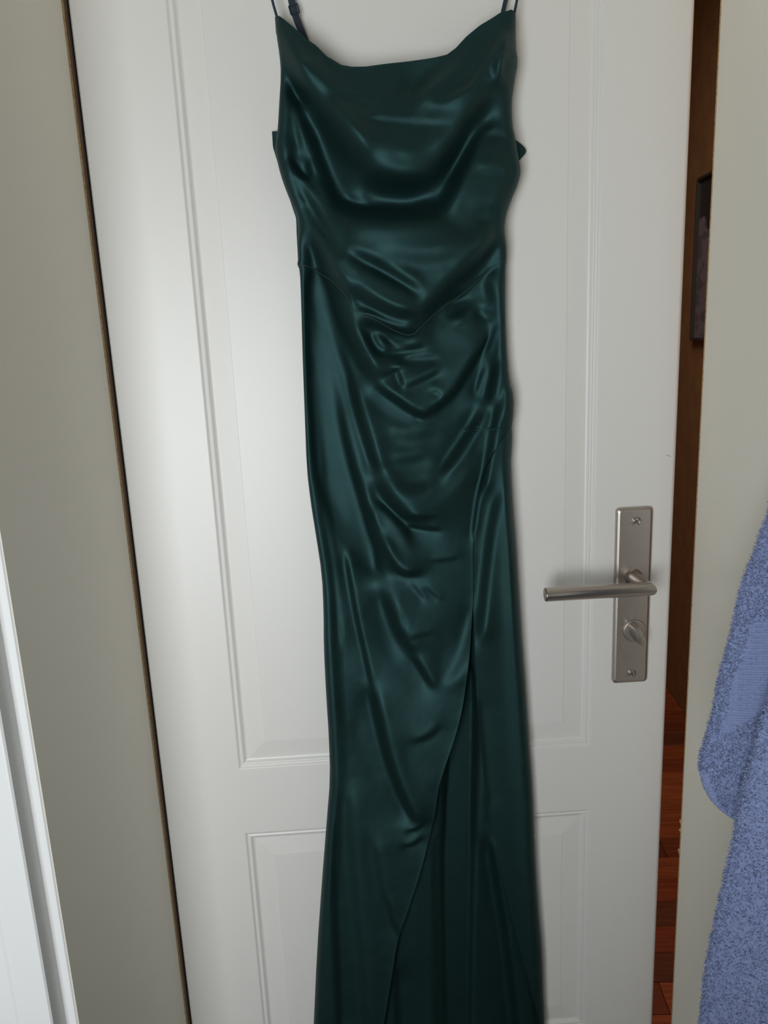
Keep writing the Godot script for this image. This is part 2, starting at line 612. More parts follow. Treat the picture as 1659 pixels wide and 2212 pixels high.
# ---------------------------------------------------------------- the hall behind the gap
func build_hall():
	var x1 := 1.34
	structure("wall_hall", "orange-brown hall wall seen through the door gap", "wall", box_mesh(Vector3(x1, 0, -3.4), Vector3(x1 + 0.12, 2.5, -0.03)), M.hall_wall)
	structure("wall_hall_end", "far end wall of the hall", "wall", box_mesh(Vector3(-0.95, 0, -3.4), Vector3(x1, 2.5, -3.28)), M.hall_wall)
	structure("wall_hall_near", "hall wall to the right of the door opening", "wall", box_mesh(Vector3(0.90, 0, -0.035), Vector3(x1 + 0.12, 2.5, 0.06)), M.hall_wall)
	var ce := begin()
	block(ce, Vector3(-1.0, 2.5, -3.4), Vector3(x1 + 0.12, 2.6, -0.90))
	block(ce, Vector3(-1.0, 2.5, -0.20), Vector3(x1 + 0.12, 2.6, -0.03))
	block(ce, Vector3(-1.0, 2.5, -0.90), Vector3(0.25, 2.6, -0.20))
	block(ce, Vector3(0.95, 2.5, -0.90), Vector3(x1 + 0.12, 2.6, -0.20))
	structure("ceiling_hall", "hall ceiling with a roof window", "ceiling", ce.commit(), M.ceiling)
	structure("wall_hall_left", "hall wall hidden behind the door", "wall", box_mesh(Vector3(-1.1, 0, -3.4), Vector3(-0.95, 2.5, -0.035)), M.hall_wall)
	var w := thing("window_2", "roof window over the hall, hidden above the door", "window", "structure")
	put("pane", box_mesh(Vector3(0.25, 2.54, -0.90), Vector3(0.95, 2.55, -0.20)), M.glow, w)
	# hardwood strips, laid across
	var fl := thing("floor_hall", "red-brown hardwood strip floor seen through the door gap", "floor", "structure")
	put("subfloor", box_mesh(Vector3(-1.0, -0.1, -3.4), Vector3(x1 + 0.12, -0.016, -0.035)), M.gap, fl)
	var rng := RandomNumberGenerator.new()
	rng.seed = 77
	var wide := 0.082
	var z := -0.037
	var row := 0
	while z > -3.2:
		var x := -0.98
		var first := true
		while x < x1:
			var len := rng.randf_range(0.18, 0.5) if first else rng.randf_range(0.42, 0.62)
			first = false
			var xe := minf(x + len, x1)
			if xe > 0.55 and z > -2.4:
				var p := put("plank", box_mesh(Vector3(x + 0.0006, -0.016, z - wide + 0.0006), Vector3(xe - 0.0006, rng.randf_range(-0.0006, 0.0), z - 0.0006), 0.0012), M.plank[[0, 1, 2, 3, 4, 2, 1, 0][rng.randi() % 8]], fl)
			else:
				# behind the door: one long strip
				if z <= -2.4:
					x = -0.98
					xe = x1
				put("plank", box_mesh(Vector3(x + 0.0006, -0.016, z - wide + 0.0006), Vector3(xe - 0.0006, 0, z - 0.0006)), M.plank[row % 5], fl)
			x = xe
		z -= wide
		row += 1
	# framed picture
	var pic := thing("framed_picture", "dark framed grey picture on the brown hall wall, glimpsed through the door gap", "picture")
	pic.position = Vector3(x1, 1.60, -1.37)
	pic.rotation.y = -PI / 2
	var hw := 0.36
	var hh := 0.257
	var fr := begin()
	for s in [-1.0, 1.0]:
		block(fr, Vector3(minf(s * hw, s * (hw - 0.010)), -hh, 0.0), Vector3(maxf(s * hw, s * (hw - 0.010)), hh, 0.02), 0.002)
		block(fr, Vector3(-hw + 0.010, minf(s * hh, s * (hh - 0.010)), 0.0), Vector3(hw - 0.010, maxf(s * hh, s * (hh - 0.010)), 0.02), 0.002)
	put("picture_frame", fr.commit(), M.frame_dark, pic)
	var im := Image.create(128, 96, false, Image.FORMAT_RGB8)
	var n := FastNoiseLite.new()
	n.seed = 5
	n.frequency = 0.02
	for y in 96:
		for x in 128:
			var ridge := 30.0 + 14.0 * n.get_noise_2d(x * 1.5, 3.0) - absf(x - 34.0) * 0.35
			var c := Color(0.23, 0.20, 0.21)
			if y > ridge + 4:
				c = Color(0.50, 0.45, 0.47) if n.get_noise_2d(x * 2.0, y * 5.0) > -0.15 else Color(0.40, 0.36, 0.38)
			im.set_pixel(x, y, c)
	var pm := paint(Color.WHITE, 0.5)
	pm.albedo_texture = ImageTexture.create_from_image(im)
	var q := PlaneMesh.new()
	q.size = Vector2(2 * hw - 0.018, 2 * hh - 0.018)
	q.orientation = PlaneMesh.FACE_Z
	var print_sheet := put("print", q, pm, pic)
	print_sheet.position.z = 0.008


# ---------------------------------------------------------------- the dress
const GAIN := 1.5
var slope_x := PackedFloat32Array()
var slope_y := PackedFloat32Array()
var firm := PackedFloat32Array()


func reset_folds():
	slope_x = PackedFloat32Array()
	slope_y = PackedFloat32Array()
	firm = PackedFloat32Array()
	slope_x.resize(MAP_W * MAP_H)
	slope_y.resize(MAP_W * MAP_H)
	firm.resize(MAP_W * MAP_H)


func stroke(slope: float, w: float, p: Array, flat: bool):
	# asks for a steep band along a line (the cloth is high on the left of it), or for a taut, nearly level one
	var line := PackedVector2Array()
	for k in range(0, p.size(), 2):
		line.append(Vector2(p[k], p[k + 1]))
	var pts := rounded(line, 2)
	var n := pts.size() - 1
	var lens := PackedFloat32Array([0.0])
	var lo := pts[0]
	var hi := pts[0]
	for k in n:
		lens.append(lens[k] + pts[k].distance_to(pts[k + 1]))
	for q in pts:
		lo = lo.min(q)
		hi = hi.max(q)
	var total := lens[n]
	var far := w * 2.3
	var i0 := maxi(0, int((lo.x - far - MAP_X) / CELL))
	var i1 := mini(MAP_W - 1, int((hi.x + far - MAP_X) / CELL) + 1)
	var j0 := maxi(0, int((lo.y - far - MAP_Y) / CELL))
	var j1 := mini(MAP_H - 1, int((hi.y + far - MAP_Y) / CELL) + 1)
	var fade := minf(total * 0.25, 30.0)
	for j in range(j0, j1 + 1):
		# only the stretches of the line near this row
		var cy := MAP_Y + j * CELL
		var near := PackedInt32Array()
		for k in n:
			if minf(pts[k].y, pts[k + 1].y) - far < cy and maxf(pts[k].y, pts[k + 1].y) + far > cy:
				near.append(k)
		if near.is_empty():
			continue
		for i in range(i0, i1 + 1):
			var c := Vector2(MAP_X + i * CELL, cy)
			var best := far * far
			var along := -1.0
			var dir := Vector2.ZERO
			for k in near:
				var a := pts[k]
				var d := pts[k + 1] - a
				var t := clampf((c - a).dot(d) / d.length_squared(), 0.0, 1.0)
				var dd := (c - a - d * t).length_squared()
				if dd < best:
					best = dd
					along = lens[k] + t * (lens[k + 1] - lens[k])
					dir = d
			if along < 0.0:
				continue
			var end := clampf(minf(along, total - along) / fade, 0.0, 1.0)
			var s := exp(-best / (w * w)) * end * end * (3.0 - 2.0 * end)
			var at := j * MAP_W + i
			if flat:
				var lean := clampf((cy - 1150.0) * 0.0006, -0.30, 0.24)
				slope_x[at] = lerpf(slope_x[at], 0.06, 0.8 * s)
				slope_y[at] = lerpf(slope_y[at], lean, 0.8 * s)
				firm[at] += s * 0.9
			else:
				dir = dir.normalized()
				slope_x[at] -= dir.y * slope * s * GAIN
				slope_y[at] += dir.x * slope * s * GAIN
				firm[at] += s


func steep(slope, w, p):
	stroke(slope, w, p, false)


func level(w, p):
	stroke(0.0, w, p, true)


func settle():
	# the relief whose slopes come nearest to those asked for: relaxation, coarse to fine
	var from := PackedFloat32Array()
	var fw := 0
	var fh := 0
	for step in [4, 2, 1]:
		var w: int = (MAP_W - 1) / step + 1
		var h: int = (MAP_H - 1) / step + 1
		var cell: float = CELL * step
		var gx := PackedFloat32Array()
		var gy := PackedFloat32Array()
		var f := PackedFloat32Array()
		var z := PackedFloat32Array()
		gx.resize(w * h)
		gy.resize(w * h)
		f.resize(w * h)
		z.resize(w * h)
		for j in h:
			for i in w:
				var sx := 0.0
				var sy := 0.0
				var sf := 0.0
				for b in step:
					for a in step:
						var at := mini(j * step + b, MAP_H - 1) * MAP_W + mini(i * step + a, MAP_W - 1)
						sx += slope_x[at]
						sy += slope_y[at]
						sf += firm[at]
				var k := j * w + i
				var cnt := float(step * step)
				gx[k] = sx / cnt * cell
				gy[k] = sy / cnt * cell
				f[k] = 0.18 + minf(sf / cnt, 1.5)
				if fw > 0:
					z[k] = from[mini(j / 2, fh - 1) * fw + mini(i / 2, fw - 1)]
		var hold := 0.18 * (cell / 62.0) * (cell / 62.0)
		for turn in {4: 160, 2: 60, 1: 36}[step]:
			for j in range(1, h - 1):
				var k := j * w
				for i in range(1, w - 1):
					k += 1
					var wl := f[k - 1]
					var wd := f[k - w]
					var wc := f[k]
					var up := wl * (z[k - 1] + gx[k - 1]) + wc * (z[k + 1] - gx[k]) + wd * (z[k - w] + gy[k - w]) + wc * (z[k + w] - gy[k])
					z[k] += 1.5 * (up / (wl + wd + 2.0 * wc + hold) - z[k])
		from = z
		fw = w
		fh = h
	for k in from.size():
		relief[k] = from[k] * 0.001


func bump(x: float, y: float) -> float:
	# smooth (cubic B-spline) look-up of the relief at metres x, y
	var u := (x * 1000.0 - MAP_X) / CELL
	var v := (y * 1000.0 - MAP_Y) / CELL
	var i := clampi(int(floor(u)), 1, MAP_W - 3)
	var j := clampi(int(floor(v)), 1, MAP_H - 3)
	var f := clampf(u - i, 0.0, 1.0)
	var g := clampf(v - j, 0.0, 1.0)
	var wx := [(1 - f) * (1 - f) * (1 - f) / 6, (3 * f * f * f - 6 * f * f + 4) / 6, (-3 * f * f * f + 3 * f * f + 3 * f + 1) / 6, f * f * f / 6]
	var wy := [(1 - g) * (1 - g) * (1 - g) / 6, (3 * g * g * g - 6 * g * g + 4) / 6, (-3 * g * g * g + 3 * g * g + 3 * g + 1) / 6, g * g * g / 6]
	var s := 0.0
	for b in 4:
		var at := (j + b - 1) * MAP_W + i - 1
		s += wy[b] * (wx[0] * relief[at] + wx[1] * relief[at + 1] + wx[2] * relief[at + 2] + wx[3] * relief[at + 3])
	return s


func side_at(line: PackedVector2Array, y: float) -> float:
	# x of a line that runs downwards, at height y
	if y >= line[0].y:
		return line[0].x
	for k in line.size() - 1:
		if y >= line[k + 1].y:
			var t := (line[k].y - y) / maxf(line[k].y - line[k + 1].y, 1e-6)
			return lerpf(line[k].x, line[k + 1].x, t)
	return line[-1].x


func height_at(line: PackedVector2Array, x: float) -> float:
	# y of a line that runs to the right, at x
	if x <= line[0].x:
		return line[0].y
	for k in line.size() - 1:
		if x <= line[k + 1].x:
			return lerpf(line[k].y, line[k + 1].y, (x - line[k].x) / maxf(line[k + 1].x - line[k].x, 1e-6))
	return line[-1].y


func outline_of(p: Array) -> PackedVector2Array:
	var o := PackedVector2Array()
	for k in range(0, p.size(), 2):
		o.append(Vector2(p[k], p[k + 1]) * 0.001)
	return o


func rounded(p: PackedVector2Array, times := 2) -> PackedVector2Array:
	# corner cutting; the ends stay
	for t in times:
		var o := PackedVector2Array([p[0]])
		for k in p.size() - 1:
			o.append(p[k].lerp(p[k + 1], 0.25))
			o.append(p[k].lerp(p[k + 1], 0.75))
		o.append(p[-1])
		p = o
	return p


func roll(d: float, r: float) -> float:
	# 0 at an edge, 1 from r inwards, round
	var t := clampf(d / r, 0.0, 1.0)
	return sqrt(1.0 - (1.0 - t) * (1.0 - t))


var out_l: PackedVector2Array
var out_r: PackedVector2Array
var neckline: PackedVector2Array


func front(x: float, y: float, lift: float) -> float:
	# depth of the front cloth before the door
	var dl := x - side_at(out_l, y)
	var dr := side_at(out_r, y) - x
	var body := 0.018 + 0.022 * minf(roll(dl, 0.014), roll(dr, 0.014))
	var free := smoothstep(0.0, 0.034, minf(dl, dr) + 0.006)
	var fine := crinkle.get_noise_2d(x * 1000.0, y * 1000.0) * 0.00028
	if y > 1.64:
		free *= 0.32 + 0.68 * smoothstep(0.0, 0.04, height_at(neckline, x) - y)
	var z := body + (bump(x, y) + fine) * free + lift
	# never through the back: eases out above 8 mm
	return z if z > 0.018 else 0.008 + 0.010 * exp((z - 0.018) / 0.010)


func sheet(l: PackedVector2Array, r: PackedVector2Array, top: Callable, bottom: Callable, nu: int, nv: int, depth: Callable) -> ArrayMesh:
	var rows := []
	for j in nv + 1:
		var row := PackedVector3Array()
		for i in nu + 1:
			var s := float(i) / nu
			var y0: float = top.call(s)
			var y1: float = bottom.call(s)
			var y := lerpf(y0, y1, float(j) / nv)
			var xl := side_at(l, y)
			var xr := side_at(r, y)
			var x := lerpf(xl, xr, s)
			row.append(Vector3(x, y, depth.call(x, y, s)))
		rows.append(row)
	return grid(rows)


func by_share(line: PackedVector2Array, l: PackedVector2Array, r: PackedVector2Array) -> PackedVector2Array:
	# a line across the dress as (share of the width, height)
	var o := PackedVector2Array()
	var last := -1.0
	for p in line:
		var xl := side_at(l, p.y)
		var xr := side_at(r, p.y)
		var s := clampf((p.x - xl) / maxf(xr - xl, 1e-5), 0.0, 1.0)
		s = maxf(s, last + 1e-4)
		last = s
		o.append(Vector2(s, p.y))
	return o


func build_dress():
	relief.resize(MAP_W * MAP_H)
	crinkle.seed = 9
	crinkle.frequency = 0.03
	crinkle.fractal_octaves = 3
	out_l = rounded(outline_of([237, 1777, 238, 1750, 240, 1729, 240, 1710, 236, 1681, 232, 1651, 229, 1638, 227, 1628, 230, 1607, 234, 1591, 241, 1570, 248, 1554, 249, 1540, 246, 1519, 246, 1503, 244, 1496, 247, 1491, 246, 1453, 243, 1379, 241, 1309, 239, 1243, 241, 1199, 245, 1154, 250, 1096, 249, 1043, 246, 989, 245, 919, 245, 855, 243, 789, 235, 729, 221, 622, 206, 501, 192, 363, 181, 259, 170, 149]), 1)
	out_r = rounded(outline_of([517, 1769, 516, 1727, 519, 1711, 514, 1688, 511, 1667, 512, 1642, 515, 1631, 519, 1608, 522, 1592, 519, 1579, 509, 1558, 503, 1542, 501, 1526, 504, 1506, 504, 1493, 503, 1484, 502, 1442, 503, 1391, 506, 1344, 512, 1323, 511, 1293, 509, 1287, 511, 1278, 510, 1253, 508, 1235, 511, 1172, 515, 1120, 518, 1060, 523, 971, 528, 900, 532, 827, 537, 752, 541, 635, 546, 545, 552, 470, 554, 401, 557, 328, 561, 220, 565, 106]), 1)
	var neck := outline_of([238, 1768, 245, 1762, 262, 1746, 272, 1736, 283, 1729, 295, 1717, 311, 1708, 323, 1706, 339, 1706, 382, 1711, 420, 1716, 433, 1718, 443, 1724, 455, 1735, 471, 1746, 485, 1753, 494, 1758, 500, 1760, 503, 1760, 507, 1762, 511, 1762, 513, 1760])
	neckline = neck
	var waist := rounded(outline_of([245, 1494, 258, 1494, 272, 1485, 287, 1473, 298, 1460, 307, 1447, 312, 1433, 331, 1428, 346, 1419, 361, 1410, 380, 1404, 394, 1417, 421, 1438, 445, 1451, 461, 1464, 472, 1472, 486, 1484, 497, 1488]), 1)
	var slit_l := rounded(outline_of([503, 1284, 488, 1270, 474, 1244, 467, 1223, 458, 1181, 453, 1131, 453, 1080, 452, 1034, 446, 988, 440, 948, 435, 907, 423, 858, 405, 810, 395, 781, 390, 737, 379, 685, 364, 633, 345, 579, 329, 532, 315, 452, 302, 383, 285, 282, 267, 175]), 2)
	var slit_r := rounded(outline_of([504, 1284, 489, 1270, 475, 1243, 468, 1222, 458, 1180, 454, 1130, 454, 1078, 453, 1033, 453, 986, 454, 917, 457, 860, 461, 802, 466, 743, 477, 686, 494, 587, 512, 498, 536, 388, 557, 285, 557, 249, 560, 137]), 2)
	var bb_l := outline_of([224, 1643, 224, 1633, 230, 1609, 246, 1552, 245, 1504])
	var bb_r := rounded(outline_of([515, 1635, 523, 1630, 530, 1624, 533, 1618, 528, 1613, 522, 1607, 516, 1594, 502, 1543, 503, 1493]), 1)
	var dress := thing("dress", "long dark green satin dress with cowl neck and side slit, hanging before the door", "dress")
	dress.rotation.y = TURN

	# folds of the front, each line with its height, softness and reach in millimetres
	reset_folds()
	level(5, [407, 1560, 420, 1578, 436, 1602, 449, 1618, 457, 1632])
	level(7, [250, 1683, 255, 1652, 264, 1621, 275, 1587, 290, 1546, 305, 1527])
	level(11, [304, 1526, 335, 1517, 368, 1515, 399, 1517, 428, 1526])
	level(12, [429, 1525, 450, 1548, 470, 1568, 490, 1585])
	level(5, [492, 1746, 473, 1722, 451, 1701, 423, 1678, 398, 1649, 384, 1630])
	level(5, [497, 1734, 482, 1705, 475, 1684, 455, 1662, 433, 1640])
	level(9, [334, 1609, 361, 1601, 391, 1598, 413, 1603, 430, 1621])
	level(14, [248, 1749, 265, 1721, 290, 1694, 310, 1674])
	level(12, [314, 1688, 343, 1685, 375, 1689])
	level(6, [262, 1583, 276, 1557, 291, 1533, 306, 1514])
	level(7, [313, 1478, 333, 1467, 356, 1452, 380, 1441])
	level(6, [298, 1498, 306, 1483, 319, 1474])
	level(10, [392, 1473, 409, 1467, 423, 1475])
	level(8, [262, 1483, 275, 1451, 289, 1414, 303, 1380, 318, 1348, 343, 1323, 372, 1301, 392, 1293])
	level(7, [395, 1292, 419, 1300, 440, 1314, 454, 1330])
	level(5, [272, 1401, 284, 1367, 292, 1321, 301, 1273, 312, 1231])
	level(8, [255, 1413, 262, 1334, 270, 1287, 282, 1214, 289, 1165])
	level(6, [337, 1239, 350, 1208, 376, 1190, 400, 1196, 432, 1219, 448, 1242])
	level(5, [480, 1300, 472, 1277, 459, 1253])
	level(14, [404, 1407, 430, 1400, 450, 1405])
	level(7, [326, 1188, 341, 1168, 355, 1142, 368, 1119])
	level(9, [330, 1021, 352, 980, 374, 944, 395, 922])
	level(9, [411, 989, 419, 962, 406, 935])
	level(7, [286, 888, 302, 830, 326, 770])
	level(8, [355, 855, 373, 810, 389, 780])
	level(5, [478, 1210, 468, 1161, 460, 1098])
	steep(2.2, 8, [240, 1757, 242, 1738, 246, 1723, 255, 1703, 268, 1681, 284, 1660])
	steep(2, 12, [274, 1672, 289, 1651, 305, 1628, 323, 1606, 338, 1591])
	steep(1.8, 12, [327, 1598, 345, 1582, 370, 1575, 396, 1576, 416, 1586])
	steep(1.6, 11, [407, 1579, 422, 1596, 441, 1619, 455, 1640, 468, 1659, 483, 1673])
	steep(0.9, 4, [244, 1718, 249, 1702, 259, 1690, 274, 1676])
	steep(0.8, 16, [281, 1638, 293, 1612, 310, 1585, 332, 1571])
	steep(0.5, 4, [307, 1574, 323, 1564, 337, 1560])
	steep(-0.9, 9, [252, 1676, 267, 1648, 281, 1610, 292, 1574, 300, 1550])
	steep(-1.5, 12, [303, 1556, 314, 1549, 331, 1546, 354, 1544, 386, 1542, 411, 1543])
	steep(-1.4, 9, [409, 1537, 420, 1549, 431, 1569, 444, 1595, 457, 1622, 468, 1649])
	steep(1.1, 12, [461, 1740, 443, 1720, 418, 1697, 393, 1674, 377, 1655])
	steep(1.3, 6, [502, 1750, 487, 1728, 472, 1705, 455, 1681, 429, 1665, 412, 1659])
	steep(1.2, 4, [485, 1710, 481, 1696, 483, 1685, 488, 1682])
	steep(-1.2, 4, [493, 1705, 488, 1693, 486, 1684])
	steep(1, 5, [472, 1674, 484, 1678, 500, 1676])
	steep(0.22, 2.6, [319, 1649, 341, 1646, 376, 1643, 406, 1640, 441, 1635])
	steep(0.22, 2.4, [398, 1660, 423, 1653, 451, 1653])
	steep(0.2, 2.6, [364, 1605, 385, 1600, 413, 1597])
	steep(0.15, 3, [305, 1669, 326, 1670, 339, 1665])
	steep(0.35, 4, [292, 1716, 273, 1711, 259, 1707])
	steep(0.25, 8, [353, 1680, 345, 1663, 339, 1650])
	steep(-1.6, 4, [244, 1621, 246, 1609, 251, 1599, 260, 1592, 271, 1589])
	steep(1, 5, [264, 1616, 265, 1603, 269, 1594])
	steep(0.6, 4, [250, 1672, 255, 1644, 260, 1619])
	steep(0.9, 5, [251, 1591, 261, 1573, 274, 1551, 287, 1526, 300, 1502])
	steep(1.8, 10, [253, 1539, 264, 1522, 275, 1503, 286, 1482, 300, 1462, 307, 1448])
	steep(0.5, 4, [234, 1613, 240, 1615, 246, 1619])
	steep(0.5, 4, [236, 1590, 243, 1592, 248, 1595])
	steep(0.7, 3.5, [243, 1567, 250, 1564, 262, 1559])
	steep(0.5, 5, [233, 1634, 235, 1624, 237, 1609])
	steep(0.5, 4, [509, 1594, 504, 1582, 510, 1579])
	steep(0.45, 9, [453, 1540, 473, 1547, 492, 1543])
	steep(0.3, 3, [474, 1627, 490, 1633, 503, 1626])
	steep(0.35, 5, [459, 1587, 482, 1588, 503, 1584])
	steep(0.5, 12, [329, 1503, 379, 1491, 418, 1490, 446, 1501])
	steep(1, 6, [302, 1509, 320, 1500, 340, 1489, 361, 1476, 382, 1462, 399, 1448])
	steep(1.7, 8, [306, 1469, 323, 1452, 348, 1436, 372, 1427, 389, 1427])
	steep(1.7, 11, [385, 1415, 404, 1435, 426, 1458, 448, 1476, 467, 1494, 481, 1511, 491, 1524])
	steep(1.5, 8, [311, 1427, 330, 1420, 358, 1410, 378, 1406, 390, 1414])
	steep(0.9, 1.8, [245, 1494, 260, 1493, 273, 1484, 287, 1473, 298, 1460, 307, 1447, 312, 1434])
	steep(0.9, 1.8, [312, 1433, 331, 1428, 346, 1419, 361, 1410, 380, 1404])
	steep(0.7, 1.8, [445, 1451, 461, 1464, 472, 1472, 487, 1486, 501, 1487])
	steep(1.9, 11, [269, 1489, 282, 1467, 294, 1431, 309, 1397, 322, 1368, 334, 1345])
	steep(1.5, 5, [330, 1350, 344, 1337, 361, 1324, 378, 1311, 392, 1304])
	steep(1.5, 6, [388, 1303, 407, 1312, 426, 1325, 442, 1345, 455, 1366, 471, 1390, 483, 1412])
	steep(1.2, 5, [381, 1309, 392, 1304, 402, 1308])
	steep(1.6, 8, [268, 1417, 273, 1373, 279, 1333, 285, 1292, 294, 1250, 306, 1204, 315, 1163, 324, 1125, 329, 1085])
	steep(1.5, 7, [257, 1490, 266, 1461, 278, 1423, 290, 1384, 300, 1358, 308, 1320, 317, 1284, 326, 1248, 334, 1224])
	steep(1.4, 10, [329, 1233, 340, 1205, 355, 1185, 373, 1170, 394, 1166])
	steep(0.9, 3.5, [255, 1374, 254, 1323, 254, 1276, 254, 1216])
	steep(0.9, 3.5, [253, 1457, 256, 1413, 257, 1374])
	steep(1.2, 6, [470, 1319, 464, 1298, 449, 1275, 432, 1252, 418, 1235, 401, 1217])
	steep(0.7, 8, [405, 1220, 383, 1211, 361, 1216, 349, 1232])
	steep(0.35, 9, [343, 1247, 370, 1247, 400, 1254])
	steep(0.3, 10, [341, 1283, 382, 1275, 418, 1285])
	steep(1.5, 6, [488, 1375, 483, 1352, 478, 1329, 473, 1309])
	steep(0.9, 3, [474, 1364, 467, 1344, 460, 1324])
	steep(1.5, 3.6, [490, 1331, 484, 1300, 477, 1271, 471, 1235, 464, 1192])
	steep(0.9, 3, [497, 1340, 492, 1317, 490, 1292])
	steep(1, 4, [487, 1414, 479, 1392, 471, 1373])
	steep(0.7, 3, [494, 1414, 488, 1386, 483, 1364])
	steep(0.8, 8, [472, 1475, 481, 1453, 489, 1425])
	steep(0.7, 6, [469, 1437, 476, 1428, 486, 1426])
	steep(0.9, 5, [424, 1445, 437, 1449, 454, 1453])
	steep(-0.6, 5, [425, 1422, 439, 1427, 457, 1435])
	steep(0.8, 3, [501, 1329, 504, 1323, 508, 1322])
	steep(0.8, 3, [499, 1310, 503, 1304, 508, 1299])
	steep(0.7, 3, [500, 1290, 504, 1284, 507, 1278])
	steep(0.7, 3.2, [342, 1391, 356, 1386, 375, 1387, 404, 1392])
	steep(0.5, 3, [351, 1397, 369, 1391, 395, 1393])
	steep(0.9, 3.5, [357, 1368, 363, 1357, 366, 1341])
	steep(0.6, 3, [336, 1353, 357, 1364, 374, 1365])
	steep(0.7, 4, [367, 1340, 391, 1350, 417, 1361])
	steep(0.6, 3, [402, 1337, 411, 1334, 414, 1327])
	steep(0.5, 3, [367, 1376, 392, 1378, 415, 1377])
	steep(0.9, 5, [330, 1414, 336, 1398, 347, 1386])
	steep(0.6, 3, [347, 1405, 361, 1398, 375, 1396])
	steep(0.4, 4, [436, 1413, 450, 1416])
	steep(-1.1, 4, [319, 1200, 333, 1191, 349, 1175, 364, 1156, 374, 1130])
	steep(1.7, 7, [325, 1157, 334, 1131, 346, 1105, 364, 1095, 388, 1100])
	steep(1, 2.8, [359, 1160, 384, 1157, 416, 1153])
	steep(0.7, 3.5, [362, 1178, 391, 1173, 412, 1175])
	steep(0.5, 3, [392, 1112, 417, 1110, 438, 1115])
	steep(0.5, 3, [367, 1083, 378, 1069, 387, 1056])
	steep(0.5, 3, [385, 1078, 397, 1066, 406, 1055])
	steep(0.7, 4, [318, 1188, 322, 1169, 327, 1156])
	steep(1.1, 10, [330, 1083, 338, 1044, 352, 1004, 371, 973])
	steep(1, 6, [363, 984, 375, 963, 387, 940, 394, 926])
	steep(0.5, 8, [456, 1046, 443, 991, 425, 951, 403, 928])
	steep(0.35, 4, [361, 1006, 380, 1010, 402, 1011])
	steep(0.9, 4, [281, 1134, 287, 1083, 292, 1037, 301, 983, 310, 921])
	steep(1.3, 8, [307, 942, 315, 889, 323, 839, 334, 795, 350, 749, 367, 714])
	steep(0.5, 4, [252, 1204, 260, 1154, 266, 1103, 269, 1045, 269, 985])
	steep(-0.3, 7, [256, 1078, 256, 1013, 258, 945, 262, 861])
	steep(0.5, 5, [361, 853, 384, 858, 401, 875])
	steep(0.9, 3, [469, 1229, 461, 1199, 456, 1166, 451, 1131])
	steep(1, 6, [488, 1210, 477, 1161, 469, 1098, 462, 1039, 455, 986])
	steep(0.3, 12, [496, 1252, 496, 1178, 499, 1083, 503, 983, 508, 879, 514, 770, 520, 656, 525, 537, 529, 358])
	steep(-0.8, 4, [455, 918, 459, 847, 465, 774, 471, 721])
	steep(-0.7, 5, [242, 747, 237, 656, 235, 562, 234, 473, 231, 354])
	steep(0.35, 10, [266, 789, 267, 638, 273, 477, 273, 342])
	steep(0.7, 3.5, [341, 685, 356, 685, 371, 697])
	steep(0.7, 3.5, [347, 708, 363, 711, 376, 727])
	steep(0.5, 6, [312, 611, 323, 554, 331, 530])
	steep(0.35, 8, [297, 712, 304, 651, 311, 587])
	level(2.2, [287, 1521, 292, 1509, 299, 1495])
	level(2.2, [290, 1498, 294, 1488, 299, 1476])
	level(4, [476, 1478, 484, 1491, 492, 1504])
	level(3, [480, 1364, 471, 1341, 465, 1319])
	level(3, [490, 1424, 475, 1402, 457, 1381])
	level(4, [464, 1468, 462, 1457, 460, 1445])
	level(4, [420, 1435, 420, 1423, 422, 1414])
	level(2.6, [332, 1130, 341, 1106, 353, 1089, 371, 1083])
	level(4, [352, 1046, 355, 1018])
	settle()

	var neck_s := by_share(neck, out_l, out_r)
	var waist_s := by_share(waist, out_l, out_r)
	var top := func(s): return height_at(neck_s, s)
	var low := func(s): return height_at(waist_s, s)
	var b := put("bodice", sheet(out_l, out_r, top, low, 180, 190, func(x, y, s): return front(x, y, 0.0012)), M.satin, dress)
	b.set_meta("label", "draped cowl bodice")
	# the turned-in facing along the neckline
	var rows := [PackedVector3Array(), PackedVector3Array(), PackedVector3Array(), PackedVector3Array()]
	for i in 181:
		var s := i / 180.0
		var y: float = top.call(s)
		var x := lerpf(side_at(out_l, y), side_at(out_r, y), s)
		var z := front(x, y, 0.0012)
		rows[0].append(Vector3(x, y, z))
		rows[1].append(Vector3(x, y + 0.0004, z - 0.0008))
		rows[2].append(Vector3(x, y - 0.0006, z - 0.0020))
		rows[3].append(Vector3(x, y - 0.016, z - 0.0040))
	put("neckline_facing", grid(rows), M.satin, dress)
	# skirt: the overlapping left front, and the right front under it
	var bottom_y := out_l[-1].y
	var front_r := PackedVector2Array()
	for p in out_r:
		if p.y > slit_l[0].y:
			front_r.append(p)
	front_r.append_array(slit_l)
	var waist_f := by_share(waist, out_l, out_r)
	var sk_top := func(s): return height_at(waist_f, s) + 0.002
	var hem := func(s): return bottom_y
	var ff := func(x, y, s):
		var free_edge := clampf((slit_l[8].y - y) / 0.05, 0.0, 1.0) * exp(-(side_at(front_r, y) - x) / 0.004)
		return front(x, y, -0.0006 + 0.0012 * free_edge)
	var f := put("skirt_front", sheet(out_l, front_r, sk_top, hem, 170, 620, ff), M.satin, dress)
	f.set_meta("label", "draped skirt front that ends at the slit")
	var rr := func(x, y, s):
		var dr: float = side_at(out_r, y) - x
		var dl: float = x - side_at(slit_r, y)
		var open := clampf((1.05 - y) / 0.30, 0.0, 1.0)
		var edge := 1.0 - 0.22 * open * exp(-dl / 0.02)
		var body := 0.013 + 0.026 * roll(dr, 0.020) * edge
		var free := clampf(dr / 0.016, 0.0, 1.0)
		return maxf(body + bump(x, y) * free * (1.0 - 0.4 * open) - 0.0014, 0.010 + 0.0185 * roll(dr, 0.012))
	var top_r := slit_r[0].y
